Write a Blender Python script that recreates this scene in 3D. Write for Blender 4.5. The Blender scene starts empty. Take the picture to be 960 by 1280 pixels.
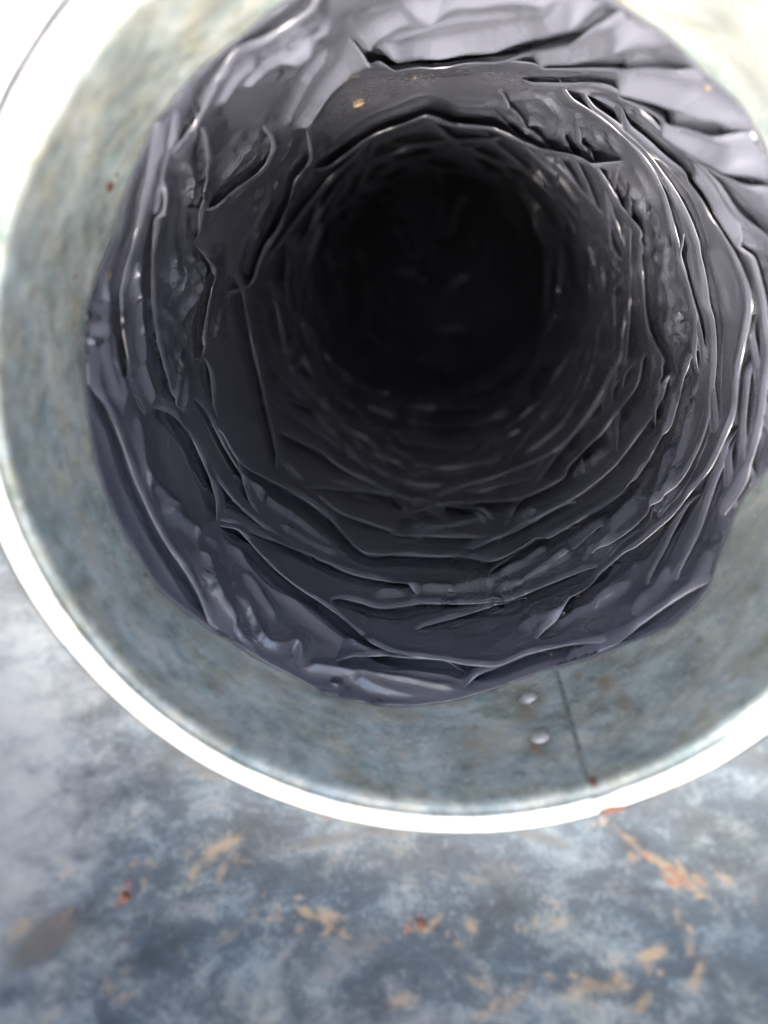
import bpy, math
import numpy as np

# ------------------------------------------------------------------ camera, sky, sun, exposure
S = 0.15                                  # collar radius in metres; shapes below are in collar radii
scene = bpy.context.scene
C = scene.collection
cam_d = bpy.data.cameras.new('camera'); cam = bpy.data.objects.new('camera', cam_d); C.objects.link(cam)
from mathutils import Matrix, Vector
PITCH, YAW = 0.35, -0.057                 # tube axis is -Z, image-up is about +Y
fw = Vector((math.sin(YAW)*math.cos(PITCH), -math.sin(PITCH), -math.cos(YAW)*math.cos(PITCH))).normalized()
rt = Vector((math.cos(YAW), 0, math.sin(YAW))).normalized(); upv = rt.cross(fw)
M = Matrix((rt, upv, -fw)).transposed().to_4x4()
M.translation = Vector((-.051, .404, 1.604))*S
cam.matrix_world = M
cam_d.sensor_width = 36; cam_d.lens = 27; cam_d.clip_start = .005; cam_d.clip_end = 100
cam_d.dof.use_dof = True; cam_d.dof.focus_distance = 2.8*S; cam_d.dof.aperture_fstop = 3.6
scene.camera = cam

SUN_EL, SUN_AZ = math.radians(57), math.radians(245)      # azimuth measured from +X, counter-clockwise
world = bpy.data.worlds.new('World'); scene.world = world; world.use_nodes = True
wn = world.node_tree.nodes; wl = world.node_tree.links
sky = wn.new('ShaderNodeTexSky'); sky.sky_type = 'NISHITA'; sky.sun_disc = False
sky.sun_elevation = SUN_EL; sky.sun_rotation = math.pi/2 - SUN_AZ
sky.air_density = .55; sky.dust_density = 10.0; sky.ozone_density = 1.0
bg = wn['Background']; bg.inputs['Strength'].default_value = .15
wl.new(sky.outputs[0], bg.inputs['Color'])
sd = bpy.data.lights.new('sun', 'SUN'); sun = bpy.data.objects.new('sun', sd); C.objects.link(sun)
sd.energy = 1.1; sd.angle = math.radians(18); sd.color = (1, .98, .955)
sdir = Vector((math.cos(SUN_EL)*math.cos(SUN_AZ), math.cos(SUN_EL)*math.sin(SUN_AZ), math.sin(SUN_EL)))
sun.rotation_euler = sdir.to_track_quat('Z', 'Y').to_euler(); sun.location = sdir*2
vs = scene.view_settings; vs.view_transform = 'Standard'; vs.look = 'None'; vs.gamma = 1; vs.exposure = 2.9
scene.cycles.use_denoising = True; scene.cycles.use_adaptive_sampling = True; scene.cycles.adaptive_threshold = .035; scene.cycles.adaptive_min_samples = 16
scene.cycles.max_bounces = 5; scene.cycles.diffuse_bounces = 3; scene.cycles.glossy_bounces = 3

# ------------------------------------------------------------------ numeric helpers
PI = math.pi
def _hash(ix, iy, seed):
    h = (ix.astype(np.int64)*374761393 + iy.astype(np.int64)*668265263 + seed*1442695041) & 0xffffffff
    h = ((h ^ (h >> 13))*1274126177) & 0xffffffff
    h = ((h ^ (h >> 16))*2246822519) & 0xffffffff
    return ((h ^ (h >> 15)) & 0xffffff)/float(0xffffff)
def noise2(x, y, seed=0, px=None):
    """gradient noise, about -0.7..0.7; px makes it periodic in x after px cells"""
    ix = np.floor(x); iy = np.floor(y); fx = x-ix; fy = y-iy
    sx = fx*fx*fx*(fx*(fx*6-15)+10); sy = fy*fy*fy*(fy*(fy*6-15)+10)
    def g(a, b):
        jx = ix+a
        if px: jx = np.mod(jx, px)
        an = _hash(jx, iy+b, seed)*2*PI
        return np.cos(an)*(fx-a)+np.sin(an)*(fy-b)
    n0 = g(0,0)+(g(1,0)-g(0,0))*sx; n1 = g(0,1)+(g(1,1)-g(0,1))*sx
    return n0+(n1-n0)*sy
def fbm(x, y, seed=0, oct=4, px=None):
    t = 0; a = 1; f = 1
    for o in range(oct):
        t = t+a*noise2(x*f, y*f, seed+o*17, px*f if px else None); a *= .5; f *= 2
    return t
def worley(x, y, seed=0, px=None):
    ix = np.floor(x); iy = np.floor(y); f1 = np.full(x.shape, 9.); f2 = np.full(x.shape, 9.)
    for a in (-1,0,1):
        for b in (-1,0,1):
            jx = np.mod(ix+a, px) if px else ix+a
            cx = ix+a+_hash(jx, iy+b, seed); cy = iy+b+_hash(jx, iy+b, seed+5)
            d = np.hypot(x-cx, y-cy)
            f2 = np.minimum(f2, np.maximum(f1, d)); f1 = np.minimum(f1, d)
    return f1, f2
def sstep(a, b, x):
    t = np.clip((x-a)/(b-a), 0, 1); return t*t*(3-2*t)

def grids_mesh(name, grids):
    """grids: list of (P (rows, cols, 3), closed, attrs, flip) -> one mesh of quads, smooth shaded"""
    co, qs, at, off = [], [], {}, 0
    for P, closed_u, attrs, flip in grids:
        n, m, _ = P.shape
        idx = np.arange(n*m).reshape(n, m)+off; off += n*m
        if closed_u: A = idx[:-1]; B = np.roll(idx, -1, 1)[:-1]; Cc = np.roll(idx, -1, 1)[1:]; D = idx[1:]
        else: A = idx[:-1,:-1]; B = idx[:-1,1:]; Cc = idx[1:,1:]; D = idx[1:,:-1]
        qs.append(np.stack([A, B, Cc, D] if not flip else [A, D, Cc, B], -1).reshape(-1, 4)); co.append(P.reshape(-1, 3))
        for k, v in (attrs or {}).items(): at.setdefault(k, []).append(np.broadcast_to(v, (n, m)).ravel())
    co = np.concatenate(co); q = np.concatenate(qs)
    me = bpy.data.meshes.new(name)
    me.vertices.add(len(co)); me.vertices.foreach_set('co', (co*S).astype(np.float32).ravel())
    me.loops.add(q.size); me.loops.foreach_set('vertex_index', q.astype(np.int32).ravel())
    me.polygons.add(len(q)); me.polygons.foreach_set('loop_start', np.arange(0, q.size, 4, dtype=np.int32))
    me.polygons.foreach_set('loop_total', np.full(len(q), 4, np.int32))
    me.polygons.foreach_set('use_smooth', np.ones(len(q), bool))
    me.update(calc_edges=True)
    for k, v in at.items():
        a = me.attributes.new(k, 'FLOAT', 'POINT'); a.data.foreach_set('value', np.concatenate(v).astype(np.float32))
    return me
def grid_mesh(name, P, closed_u=False, attrs=None, flip=False): return grids_mesh(name, [(P, closed_u, attrs, flip)])
def link(name, me, mat, parent=None, loc=None):
    o = bpy.data.objects.new(name, me); C.objects.link(o)
    if mat is not None and not me.materials: me.materials.append(mat)
    o.parent = parent
    if loc is not None: o.location = loc
    return o
def empty(name, loc=(0,0,0)):
    o = bpy.data.objects.new(name, None); o.empty_display_size = .02; C.objects.link(o); o.location = loc; return o
def tag(o, label, cat, group=None):
    o['label'] = label; o['category'] = cat
    if group: o['group'] = group
    return o

# ------------------------------------------------------------------ material helpers
class NT:
    def __init__(self, name):
        self.m = bpy.data.materials.new(name); self.m.use_nodes = True
        self.n = self.m.node_tree.nodes; self.l = self.m.node_tree.links
        self.b = self.n['Principled BSDF']
        self.tc = self.n.new('ShaderNodeTexCoord').outputs['Object']
    def set(self, inp, v):
        if hasattr(v, 'is_linked') or hasattr(v, 'links'): self.l.new(v, inp)
        elif isinstance(v, tuple): inp.default_value = v if len(v) == 4 or inp.type == 'VECTOR' else (*v, 1)
        else: inp.default_value = v
    def P(self, **k):
        for a, v in k.items(): self.set(self.b.inputs[a.replace('_', ' ')], v)
    def attr(self, name):
        a = self.n.new('ShaderNodeAttribute'); a.attribute_name = name; return a.outputs['Fac']
    def mapping(self, scale):
        m = self.n.new('ShaderNodeMapping'); self.l.new(self.tc, m.inputs[0]); m.inputs['Scale'].default_value = scale; return m.outputs[0]
    def noise(self, scale, detail=4, rough=.55, vec=None, dist=0):
        t = self.n.new('ShaderNodeTexNoise'); self.l.new(vec or self.tc, t.inputs['Vector'])
        t.inputs['Scale'].default_value = scale; t.inputs['Detail'].default_value = detail
        t.inputs['Roughness'].default_value = rough; t.inputs['Distortion'].default_value = dist; return t.outputs['Fac']
    def vor(self, scale, out='Color', vec=None, feature='F1'):
        t = self.n.new('ShaderNodeTexVoronoi'); t.feature = feature; self.l.new(vec or self.tc, t.inputs['Vector']); t.inputs['Scale'].default_value = scale; return t.outputs[out]
    def ramp(self, fac, *stops):
        r = self.n.new('ShaderNodeValToRGB'); self.l.new(fac, r.inputs[0]); e = r.color_ramp.elements
        while len(e) < len(stops): e.new(.5)
        for el, (p, c) in zip(e, stops):
            el.position = p; el.color = (*c, 1) if isinstance(c, tuple) else (c, c, c, 1)
        return r.outputs[0]
    def mix(self, fac, a, b, mode='MIX'):
        x = self.n.new('ShaderNodeMix'); x.data_type = 'RGBA'; x.blend_type = mode
        self.set(x.inputs[0], fac); self.set(x.inputs[6], a); self.set(x.inputs[7], b); return x.outputs[2]
    def math(self, op, a, b=0., clamp=False):
        x = self.n.new('ShaderNodeMath'); x.operation = op; x.use_clamp = clamp
        self.set(x.inputs[0], a); self.set(x.inputs[1], b); return x.outputs[0]
    def bump(self, h, strength, dist, prev=None):
        b = self.n.new('ShaderNodeBump'); self.l.new(h, b.inputs['Height']); b.inputs['Strength'].default_value = strength
        b.inputs['Distance'].default_value = dist
        if prev is not None: self.l.new(prev, b.inputs['Normal'])
        return b.outputs[0]

def galvanised(name, lo, mid, hi, metallic=.55, rough=.5, scale=1.0, stretch=(1., 1., 1.)):
    t = NT(name)
    st = t.mapping(stretch)
    big = t.noise(20*scale, 3, .6, vec=st, dist=.4); med = t.noise(75*scale, 4, .68, vec=st, dist=.3); fine = t.noise(460*scale, 2, .7)
    hue = t.noise(28*scale, 4, .6, vec=t.mapping(tuple(v*1.1 for v in stretch)), dist=.6)
    f = t.math('ADD', t.math('MULTIPLY', big, .42), t.math('MULTIPLY', med, .42)); f = t.math('ADD', f, t.math('MULTIPLY', fine, .16))
    col = t.ramp(f, (.39, lo), (.50, mid), (.61, hi))
    col = t.mix(.85, col, t.ramp(hue, (.36, (.90, 1.02, 1.06)), (.50, (1., 1., 1.)), (.64, (1.08, 1.0, .86))), 'MULTIPLY')
    spot = t.ramp(t.noise(170*scale, 4, .6), (.60, 0.), (.66, 1.))
    col = t.mix(t.math('MULTIPLY', spot, .22), col, tuple(v*1.6 for v in hi))
    # pale oxide with painted sky light, tan dirt, dark dirt with painted shade, and rust: masks carried by the mesh, broken up by noise
    def mask(a, lo_, hi_):
        m = t.math('ADD', t.math('MULTIPLY', t.attr(a), 1.4), t.math('MULTIPLY', t.math('SUBTRACT', med, .5), 1.9))
        m = t.math('ADD', m, t.math('MULTIPLY', t.math('SUBTRACT', fine, .5), .35))
        r = t.n.new('ShaderNodeMapRange'); r.interpolation_type = 'SMOOTHSTEP'; t.l.new(m, r.inputs[0])
        r.inputs[1].default_value = lo_; r.inputs[2].default_value = hi_; return r.outputs[0]
    tan = mask('tan', .10, 1.25); dark = mask('dark', .25, 1.1); pale = mask('pale', -.15, 1.5); rust = mask('rust', .3, .95)
    col = t.mix(t.math('MULTIPLY', pale, .8), col, (.15, .16, .163))
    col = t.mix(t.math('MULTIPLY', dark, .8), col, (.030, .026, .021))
    col = t.mix(t.math('MULTIPLY', tan, .75), col, (.15, .105, .052))
    col = t.mix(t.math('MULTIPLY', rust, .95), col, t.mix(fine, (.13, .048, .022), (.08, .030, .016)))
    dirt = t.math('MAXIMUM', t.math('MAXIMUM', tan, rust), dark)  # includes the shade painted through the dark mask
    t.P(Base_Color=col, Metallic=t.math('MULTIPLY', t.math('SUBTRACT', 1., dirt), metallic),
        Roughness=t.math('ADD', t.math('MULTIPLY', med, .35), rough-.17))
    t.P(Normal=t.bump(fine, .2, .0005))
    return t.m
mat_collar = galvanised('weathered_zinc', (.165, .190, .172), (.29, .318, .292), (.46, .490, .458), .30, .45, 1.8, (1., 1., 1.4))
mat_panel = galvanised('weathered_zinc_blue', (.0065, .0125, .0175), (.021, .035, .046), (.080, .103, .114), .2, .56, 1.1, (.75, 1.15, 1.))

t = NT('lightened_zinc_edge')  # rim zinc given a lighter colour in place of reflected sky
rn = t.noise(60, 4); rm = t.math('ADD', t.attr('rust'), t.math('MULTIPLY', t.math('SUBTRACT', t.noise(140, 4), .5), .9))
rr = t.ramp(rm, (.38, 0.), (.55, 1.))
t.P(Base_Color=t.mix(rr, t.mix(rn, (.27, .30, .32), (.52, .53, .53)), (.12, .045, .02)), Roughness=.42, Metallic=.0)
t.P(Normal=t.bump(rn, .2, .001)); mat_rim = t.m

t = NT('backdrop_white')
t.P(Base_Color=t.mix(t.noise(14, 5), (.78, .79, .79), (.86, .87, .87)), Roughness=.5); t.P(Normal=t.bump(t.noise(120), .1, .0006)); mat_white = t.m

t = NT('black_film')
n1 = t.noise(40, 2); n2 = t.noise(260, 2, .6)
dust = t.math('MULTIPLY', t.attr('dust'), t.ramp(t.noise(520, 2, .7), (.42, 0.), (.62, 1.)))
col = t.mix(n1, (.066, .070, .086), (.087, .092, .110))
col = t.mix(t.math('MULTIPLY', dust, .40), col, (.12, .105, .085))
rg = t.math('ADD', t.math('MULTIPLY', n1, .14), t.math('ADD', t.math('MULTIPLY', n2, .18), .02)); rg = t.math('SUBTRACT', rg, t.math('MULTIPLY', t.math('MAXIMUM', t.attr('gloss'), t.attr('glint')), .12))
t.P(Base_Color=col, Roughness=t.math('ADD', rg, t.math('MULTIPLY', dust, .2), True), IOR=1.9, Specular_IOR_Level=.5, Sheen_Weight=.0)
t.P(Coat_Weight=.6, Coat_IOR=1.6, Coat_Roughness=t.math('ADD', t.math('MULTIPLY', n2, .12), .06))
nb = t.bump(n2, .10, .0006)
gm = t.ramp(t.math('ADD', t.attr('glint'), t.math('MULTIPLY', t.math('SUBTRACT', n1, .5), .8)), (.25, 0.), (.8, 1.))
cv = t.n.new('ShaderNodeCombineXYZ')
for k_, a_ in enumerate(('fa', 'fb', 'fc')): t.l.new(t.attr(a_), cv.inputs[k_])
def ridged(sc_, off):                     # long thin crinkles that follow each fold
    mp = t.n.new('ShaderNodeMapping'); t.l.new(cv.outputs[0], mp.inputs[0]); mp.inputs['Scale'].default_value = sc_; mp.inputs['Location'].default_value = (off, off*1.7, 0)
    q = t.noise(1., 1, .5, vec=mp.outputs[0])
    q = t.math('SUBTRACT', 1., t.math('MULTIPLY', t.math('ABSOLUTE', t.math('SUBTRACT', q, .5)), 5.), True)
    return t.math('POWER', q, 2.)
cm = t.ramp(n1, (.42, .02), (.64, .22))
cm = t.math('MAXIMUM', cm, t.attr('glint'))
crk = t.math('ADD', ridged((1., .35, 1.), 3.), t.math('MULTIPLY', ridged((2.2, .9, 1.), 8.), .45))
nb = t.bump(t.math('MULTIPLY', crk, t.math('ADD', cm, t.math('MULTIPLY', t.attr('glint'), 1.7))), .9, .0011, nb)
n4 = t.noise(700, 1, .6)
nb = t.bump(t.math('MULTIPLY', n4, gm), .9, .0016, nb)
t.P(Normal=nb); mat_film = t.m

def plain(name, c, rough=.6, metallic=0., var=.35, scale=300):
    t = NT(name); n = t.noise(scale, 4)
    t.P(Base_Color=t.mix(n, tuple(v*(1-var) for v in c), tuple(min(1, v*(1+var)) for v in c)), Roughness=rough, Metallic=metallic)
    t.P(Normal=t.bump(n, .4, .0006)); return t.m
mat_rivet = plain('rivet_zinc', (.42, .415, .38), .35, .4, .15)
mat_rust = plain('rust_scale', (.075, .030, .016), .85)
mat_rustpale = plain('rust_bloom', (.15, .105, .068), .8)
mat_tan = plain('tan_fleck', (.24, .18, .10), .7, 0, .2)
mat_palefleck = plain('pale_fleck', (.30, .275, .20), .6, 0, .12)
mat_seed = plain('tan_crumb', (.13, .09, .045), .7)
mat_grit = plain('dark_grit', (.05, .04, .035), .8)

# ------------------------------------------------------------------ sheet metal panel round the collar
def panelz(rho, th):
    q = np.maximum(rho-1.07, 0)
    return -.075+.30*q+.95*q*q+.012*fbm(rho*np.cos(th)*2.2+7, rho*np.sin(th)*2.2, 3, 3)*np.minimum(1, q*6)
srng = np.random.default_rng(5)
def ragged(items, n=6):                   # break each stain into a trail of uneven spots
    out = []
    for (x, y, rx, ry, ang, v) in items:
        c, s_ = math.cos(ang), math.sin(ang)
        for k in range(n):
            a_ = srng.normal(0, .75)*rx; b_ = srng.normal(0, .9)*ry; q = srng.uniform(.18, .6)
            out.append((x+a_*c-b_*s_, y+a_*s_+b_*c, max(rx*q*.6, .006), max(ry*q*1.1, .005), ang+srng.normal(0, .5), v*srng.uniform(.6, 1.1)))
    return out
def blob(X, Y, items):
    m = np.zeros_like(X)
    for (x, y, rx, ry, ang, v) in items:
        c, s = math.cos(ang), math.sin(ang); dx = (X-x)*c+(Y-y)*s; dy = -(X-x)*s+(Y-y)*c
        m = np.maximum(m, v*np.exp(-((dx/rx)**2+(dy/ry)**2)))
    return m
th = np.linspace(PI*1.02-2*PI, -.02*PI, 520)[None, :]; rho = (1.045+np.linspace(0, 1, 230)**1.4*1.3)[:, None]
X = rho*np.cos(th); Y = rho*np.sin(th); Z = panelz(rho, th)
pale = blob(X, Y, [(-1.16,-.70,.28,.36,0,.85),(-1.10,-1.0,.24,.28,0,.80),(-.13,-1.52,.6,.07,0,.45),(.6,-1.45,.3,.05,0,.4),(.75,-1.12,.12,.04,.3,.30),(-1.0,-1.32,.14,.06,0,.45)])  # left and lower patches lighten the sheet in place of sky light
tan = blob(X, Y, ragged([(-.30,-1.30,.09,.018,-.1,1.),(-.42,-1.27,.06,.02,0,.75),(-.98,-1.16,.12,.04,.5,.75),(.10,-1.345,.06,.02,.2,.6),(.44,-1.075,.05,.022,-.3,.8),
    (.60,-1.132,.10,.016,-.35,1.05),(.72,-1.15,.08,.02,0,.7),(.40,-1.375,.12,.02,.3,.95),(.52,-1.335,.06,.02,.4,.85),(.63,-1.26,.03,.035,0,.7),(.24,-1.30,.05,.012,0,.7),(.33,-1.25,.05,.010,0,.6),
    (-.75,-1.16,.06,.03,.4,.5),(-.03,-1.33,.05,.02,0,.8),(.62,-1.40,.08,.015,.2,.7),(-.60,-1.15,.12,.03,.2,.6),(-.55,-1.30,.15,.03,0,.5),(-.8,-1.30,.12,.03,.1,.6),(.2,-1.42,.2,.02,0,.5)])+[(.50,-1.088,.05,.016,-.55,.75),(.60,-1.135,.09,.013,-.42,.85),(.40,-1.385,.10,.016,.3,.6),(-.29,-1.30,.06,.015,-.1,.65),(-.03,-1.33,.03,.014,0,.6)])
dark = blob(X, Y, [(-.945,-1.20,.06,.034,.2,1.5),(-.2,-1.125,.35,.018,.12,.55),(.25,-1.11,.25,.018,-.15,.55),(-.62,-.95,.12,.02,-.55,.5),(.10,-1.20,.45,.05,0,.42),(-.2,-1.36,.3,.05,.1,.36),(.5,-1.20,.25,.03,0,.40),(.49,-1.085,.04,.012,-.2,.6),(-.9,-1.06,.05,.02,0,.4)])  # bands hugging the rim paint its contact shade among the dirt
rust = blob(X, Y, ragged([(.475,-1.06,.02,.018,0,.9),(.56,-1.125,.035,.010,-.5,.8),(-.085,-1.322,.03,.009,0,1.0),(-.794,-1.182,.016,.016,0,.9),(-.32,-1.075,.03,.004,-.2,.9),(-.20,-1.085,.05,.004,0,.8),(.14,-1.082,.08,.003,.1,.7),(.65,-1.14,.03,.008,-.3,.6),(.40,-1.385,.03,.01,.2,.75),(.50,-1.09,.03,.012,-.6,1.),(.60,-1.135,.05,.008,-.4,.9),(-.26,-1.31,.03,.008,0,.7)], 6)+[(-.794,-1.182,.016,.016,0,.9)])
panel = empty('metal_panel')
tag(panel, 'weathered blue-grey galvanised sheet with rust spots below the round white rim', 'metal panel')
sheet = link('sheet', grid_mesh('panel_sheet', np.stack([X, Y, Z], -1), attrs=dict(pale=pale, tan=tan, dark=dark, rust=rust)), mat_panel, panel)
sm = sheet.modifiers.new('thickness', 'SOLIDIFY'); sm.thickness = .0012; sm.offset = -1

def dome(name, r, h, seed=0, rough=.0, nseg=20, nr=6, base=.0):
    a = np.linspace(0, 2*PI, nseg, endpoint=False)[None, :]; u = np.linspace(0, 1, nr)[:, None]
    k = 1+rough*noise2(np.cos(a)*2+seed*3.1, np.sin(a)*2+seed, seed)
    rad = r*np.cos(u*PI/2)*k; z = h*np.sin(u*PI/2)*(1+rough*.5*noise2(np.cos(a)*u*3+seed, np.sin(a)*u*3, seed+3))-base
    return grid_mesh(name, np.stack([rad*np.cos(a), rad*np.sin(a), z+0*a], -1), closed_u=True)
def on_panel(name, mat, x, y, r, h, sx=1., ang=0., rough=.35, seed=0):
    rh = math.hypot(x, y); tt = math.atan2(y, x); e = .004
    z = float(panelz(np.array(rh), np.array(tt))); dz = float(panelz(np.array(rh+e), np.array(tt)))-z
    nrm = Vector((-dz/e*math.cos(tt), -dz/e*math.sin(tt), 1)).normalized()
    o = link(name, dome(name, r, h, seed, rough, base=.003), mat, panel, Vector((x, y, z))*S)
    o.rotation_euler = (nrm.to_track_quat('Z', 'Y') @ __import__('mathutils').Quaternion((0, 0, 1), ang)).to_euler(); o.scale = (sx, 1, 1)
    return o
o = on_panel('rivet', mat_rustpale, -.794, -1.182, .030, .010, rough=.2, seed=1); o['label'] = 'rusty rivet with a pale halo'
c = link('rust_core', dome('rust_core', .013, .007, 4, .4), mat_rust, o, (0, 0, .007*S))
o = on_panel('rivet', mat_rustpale, -.045, -1.322, .034, .010, rough=.25, seed=2)
c = link('rust_core', dome('rust_core', .014, .006, 5, .4), mat_rust, o, (-.004*S, 0, .007*S))
for i, (x, y, r, sx, a, m) in enumerate([(-.721,-1.134,.021,1.2,.5,mat_palefleck),(-.649,-1.094,.017,1.1,.2,mat_tan),(.402,-1.386,.024,1.2,.2,mat_tan),(.455,-1.366,.018,1.2,.3,mat_tan),
        (.735,-1.171,.019,1.,0,mat_palefleck),(.083,-1.291,.020,1.5,0,mat_palefleck),(.22,-1.272,.015,1.3,.1,mat_palefleck),(.30,-1.215,.010,1.,0,mat_rustpale),(-.24,-1.308,.022,1.7,0,mat_rustpale),
        (.622,-1.270,.022,1.,.6,mat_palefleck),(.57,-1.128,.016,2.2,-.5,mat_rustpale),(.655,-1.142,.014,1.8,-.3,mat_rustpale),(-.36,-1.255,.016,1.5,-.3,mat_tan),(-.17,-1.30,.014,1.6,0,mat_palefleck)]):
    on_panel('paint_fleck', m, x, y, r*(.55 if sx > 1.45 else .85), .003, sx, a, .9, 10+i)

# white sheet added to stand for the overexposed background beyond the collar
th = np.linspace(-.03*PI, 1.03*PI, 160)[None, :]; rho = (1.03+np.linspace(0, 1, 60)**2*5)[:, None]
Zw = -.105+.01*fbm(rho*np.cos(th), rho*np.sin(th), 9, 2)
ws = link('white_backdrop', grid_mesh('white_backdrop', np.stack([rho*np.cos(th), rho*np.sin(th), Zw], -1)), mat_white)
sm = ws.modifiers.new('thickness', 'SOLIDIFY'); sm.thickness = .0012; sm.offset = -1
tag(ws, 'added white sheet standing for the overexposed background in the upper left corner', 'sheet')

# ------------------------------------------------------------------ duct collar: overlapping wall sheet, rolled rim, rivets
collar = empty('duct_collar')
tag(collar, 'round galvanised metal collar with bright white rim around the black liner', 'duct collar')
SEAM = -1.185
nc = 700
ang = np.linspace(SEAM+.0, SEAM+2*PI+.17, nc)[None, :]        # the end overlaps the start by 0.17 rad behind the seam edge
sv = np.concatenate([[-.004], np.linspace(.0, 1.35, 110)])[:, None]
turn = (ang-SEAM)/(2*PI)
seam_wave = .012*np.sin(sv*5)
rad = 1.0+.010*sstep(1.0-.002, 1.0+.028, turn) + .035*np.exp(-sv/.022)*0
rad = rad+.004*fbm(np.cos(ang)*2.5, np.sin(ang)*2.5+sv*2.2, 21, 4)*sstep(.02, .15, sv)
rad = rad+.022*np.clip(1-sv/.03, 0, 1)**2                     # the wall flares into the rim
rad = rad-.006*np.exp(-((ang-SEAM)/.02)**2)*sstep(.03, .12, sv)   # free edge of the lap stands a little proud
P = np.stack([rad*np.cos(ang+seam_wave*0), rad*np.sin(ang), -sv+0*ang], -1)
def near(a0, s0, ra, rs, v): return v*np.exp(-((np.angle(np.exp(1j*(ang-a0)))/ra)**2+((sv-s0)/rs)**2))
tan = np.zeros_like(rad); rust = np.zeros_like(rad); dark = np.zeros_like(rad); pale = np.zeros_like(rad)
for a0, s0, ra, rs, v in [(-1.30,.40,.05,.10,.75),(-1.45,.25,.10,.12,.45),(-1.29,.22,.03,.05,.8),(-1.05,.42,.03,.05,.8),(-1.02,.30,.025,.06,.75),(-1.8,.40,.3,.05,.4),(-2.2,.36,.3,.06,.4),(2.9,.40,.3,.05,.35),(-1.12,.5,.02,.03,.7)]:
    tan = np.maximum(tan, near(a0, s0, ra, rs, v))
for a0, s0, ra, rs, v in [(2.604,.437,.014,.022,1.2),(2.57,.45,.008,.012,1.),(2.839,.386,.010,.014,.9),(2.964,.405,.008,.01,.8),(-2.591,.359,.008,.012,.8),(-1.165,.03,.012,.02,.9),(-2.75,.35,.006,.01,.8),(-2.95,.36,.006,.01,.8)]:
    rust = np.maximum(rust, near(a0, s0, ra, rs, v))
for a0, s0, ra, rs, v in [(SEAM+.008,.3,.007,.9,.6),(-1.283,.458,.058,.075,.62),(-1.275,.255,.058,.07,.62),(SEAM+2*PI-.0,.3,.004,.6,.5),(-1.08,.46,.02,.02,.6),(-1.5,.16,.04,.04,.5),(-1.35,.12,.03,.03,.5),(-.75,.35,.02,.03,.5),(-2.35,.08,.5,.03,.35)]:  # spots at the two rivets paint a ring of shade round them
    dark = np.maximum(dark, near(a0, s0, ra, rs, v))
for a0, s0, ra, rs, v in [(-.7,.3,.35,.3,.25),(-.3,.4,.5,.4,.45),(.6,.3,.6,.4,.7),(2.35,.15,.06,.06,.55),(2.1,.25,.06,.08,.6),(2.75,.1,.10,.05,.4),(-2.0,.28,.04,.015,.55),(-2.55,.2,.12,.05,.35)]:
    pale = np.maximum(pale, near(a0, s0, ra, rs, v))
wall = link('wall', grid_mesh('collar_wall', P, attrs=dict(tan=tan, rust=rust, dark=dark, pale=pale)), mat_collar, collar)
sm = wall.modifiers.new('thickness', 'SOLIDIFY'); sm.thickness = .0009; sm.offset = 1
# rim: flat turned-over lip with rounded edges
prof = [(1.022,-.030),(1.018,-.012),(1.017,-.004),(1.020,.003),(1.026,.006),(1.036,.007),(1.050,.007),(1.058,.006),(1.066,.003),(1.071,-.004),(1.072,-.014),(1.071,-.05),(1.070,-.10)]
ar = np.linspace(0, 2*PI, 900, endpoint=False)[None, :]; pr = np.array(prof)
wob = 1+.0030*noise2(np.cos(ar)*4, np.sin(ar)*4, 5)+.0012*noise2(np.cos(ar)*26, np.sin(ar)*26, 6)
ro = pr[:, :1]*wob+.0016*noise2(np.cos(ar)*60, np.sin(ar)*60, 8)*sstep(1.05, 1.08, pr[:, :1])
P = np.stack([ro*np.cos(ar), ro*np.sin(ar), pr[:, 1:]+.003*noise2(np.cos(ar)*3, np.sin(ar)*3, 12)], -1)
rr_ = np.maximum(.95*np.exp(-(((ar+1.155)/.030)**2+((pr[:, :1]-1.070)/.022)**2)), .8*np.exp(-((ar+1.17)/.006)**2-((pr[:, :1]-1.03)/.008)**2))
ar2 = ar-2*PI
rr_ = np.maximum(rr_, .95*np.exp(-(((ar2+1.155)/.030)**2+((pr[:, :1]-1.070)/.022)**2)))
for a0 in (-2.10, -2.03, -1.93, -1.86, -1.78, -1.62, -1.45, -1.36, -1.0, -.9):
    rr_ = np.maximum(rr_, .75*np.exp(-(((ar2-a0)/.025)**2+((pr[:, :1]-1.072)/.006)**2)))
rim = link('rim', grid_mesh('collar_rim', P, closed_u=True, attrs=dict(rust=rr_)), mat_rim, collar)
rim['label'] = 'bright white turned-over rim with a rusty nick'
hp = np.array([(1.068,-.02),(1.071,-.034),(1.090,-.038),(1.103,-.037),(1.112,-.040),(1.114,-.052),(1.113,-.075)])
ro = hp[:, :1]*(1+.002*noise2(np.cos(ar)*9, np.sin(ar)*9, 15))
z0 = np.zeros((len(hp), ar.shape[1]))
hd = .5+.3*noise2(np.cos(ar)*14, np.sin(ar)*14, 16)+z0; hr = .55*sstep(.25, .6, noise2(np.cos(ar)*9+3, np.sin(ar)*9, 17))+z0  # hem colour darkened to draw the shaded gap outside the rim
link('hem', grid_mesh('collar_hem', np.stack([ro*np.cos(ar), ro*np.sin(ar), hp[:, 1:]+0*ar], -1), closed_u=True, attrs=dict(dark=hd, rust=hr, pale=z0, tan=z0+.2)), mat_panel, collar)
def rivet_mesh():
    u = [(0,.022,.000),(0,.0,.0)]
    pf = [(.030,.000),(.030,.003),(.026,.005),(.021,.005),(.019,.009),(.014,.0135),(.007,.0155),(.0005,.016)]
    a = np.linspace(0, 2*PI, 24, endpoint=False)[None, :]; q = np.array(pf)
    return grid_mesh('rivet', np.stack([q[:, :1]*np.cos(a), q[:, :1]*np.sin(a), q[:, 1:]+0*a], -1), closed_u=True)
rv = rivet_mesh()
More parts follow.
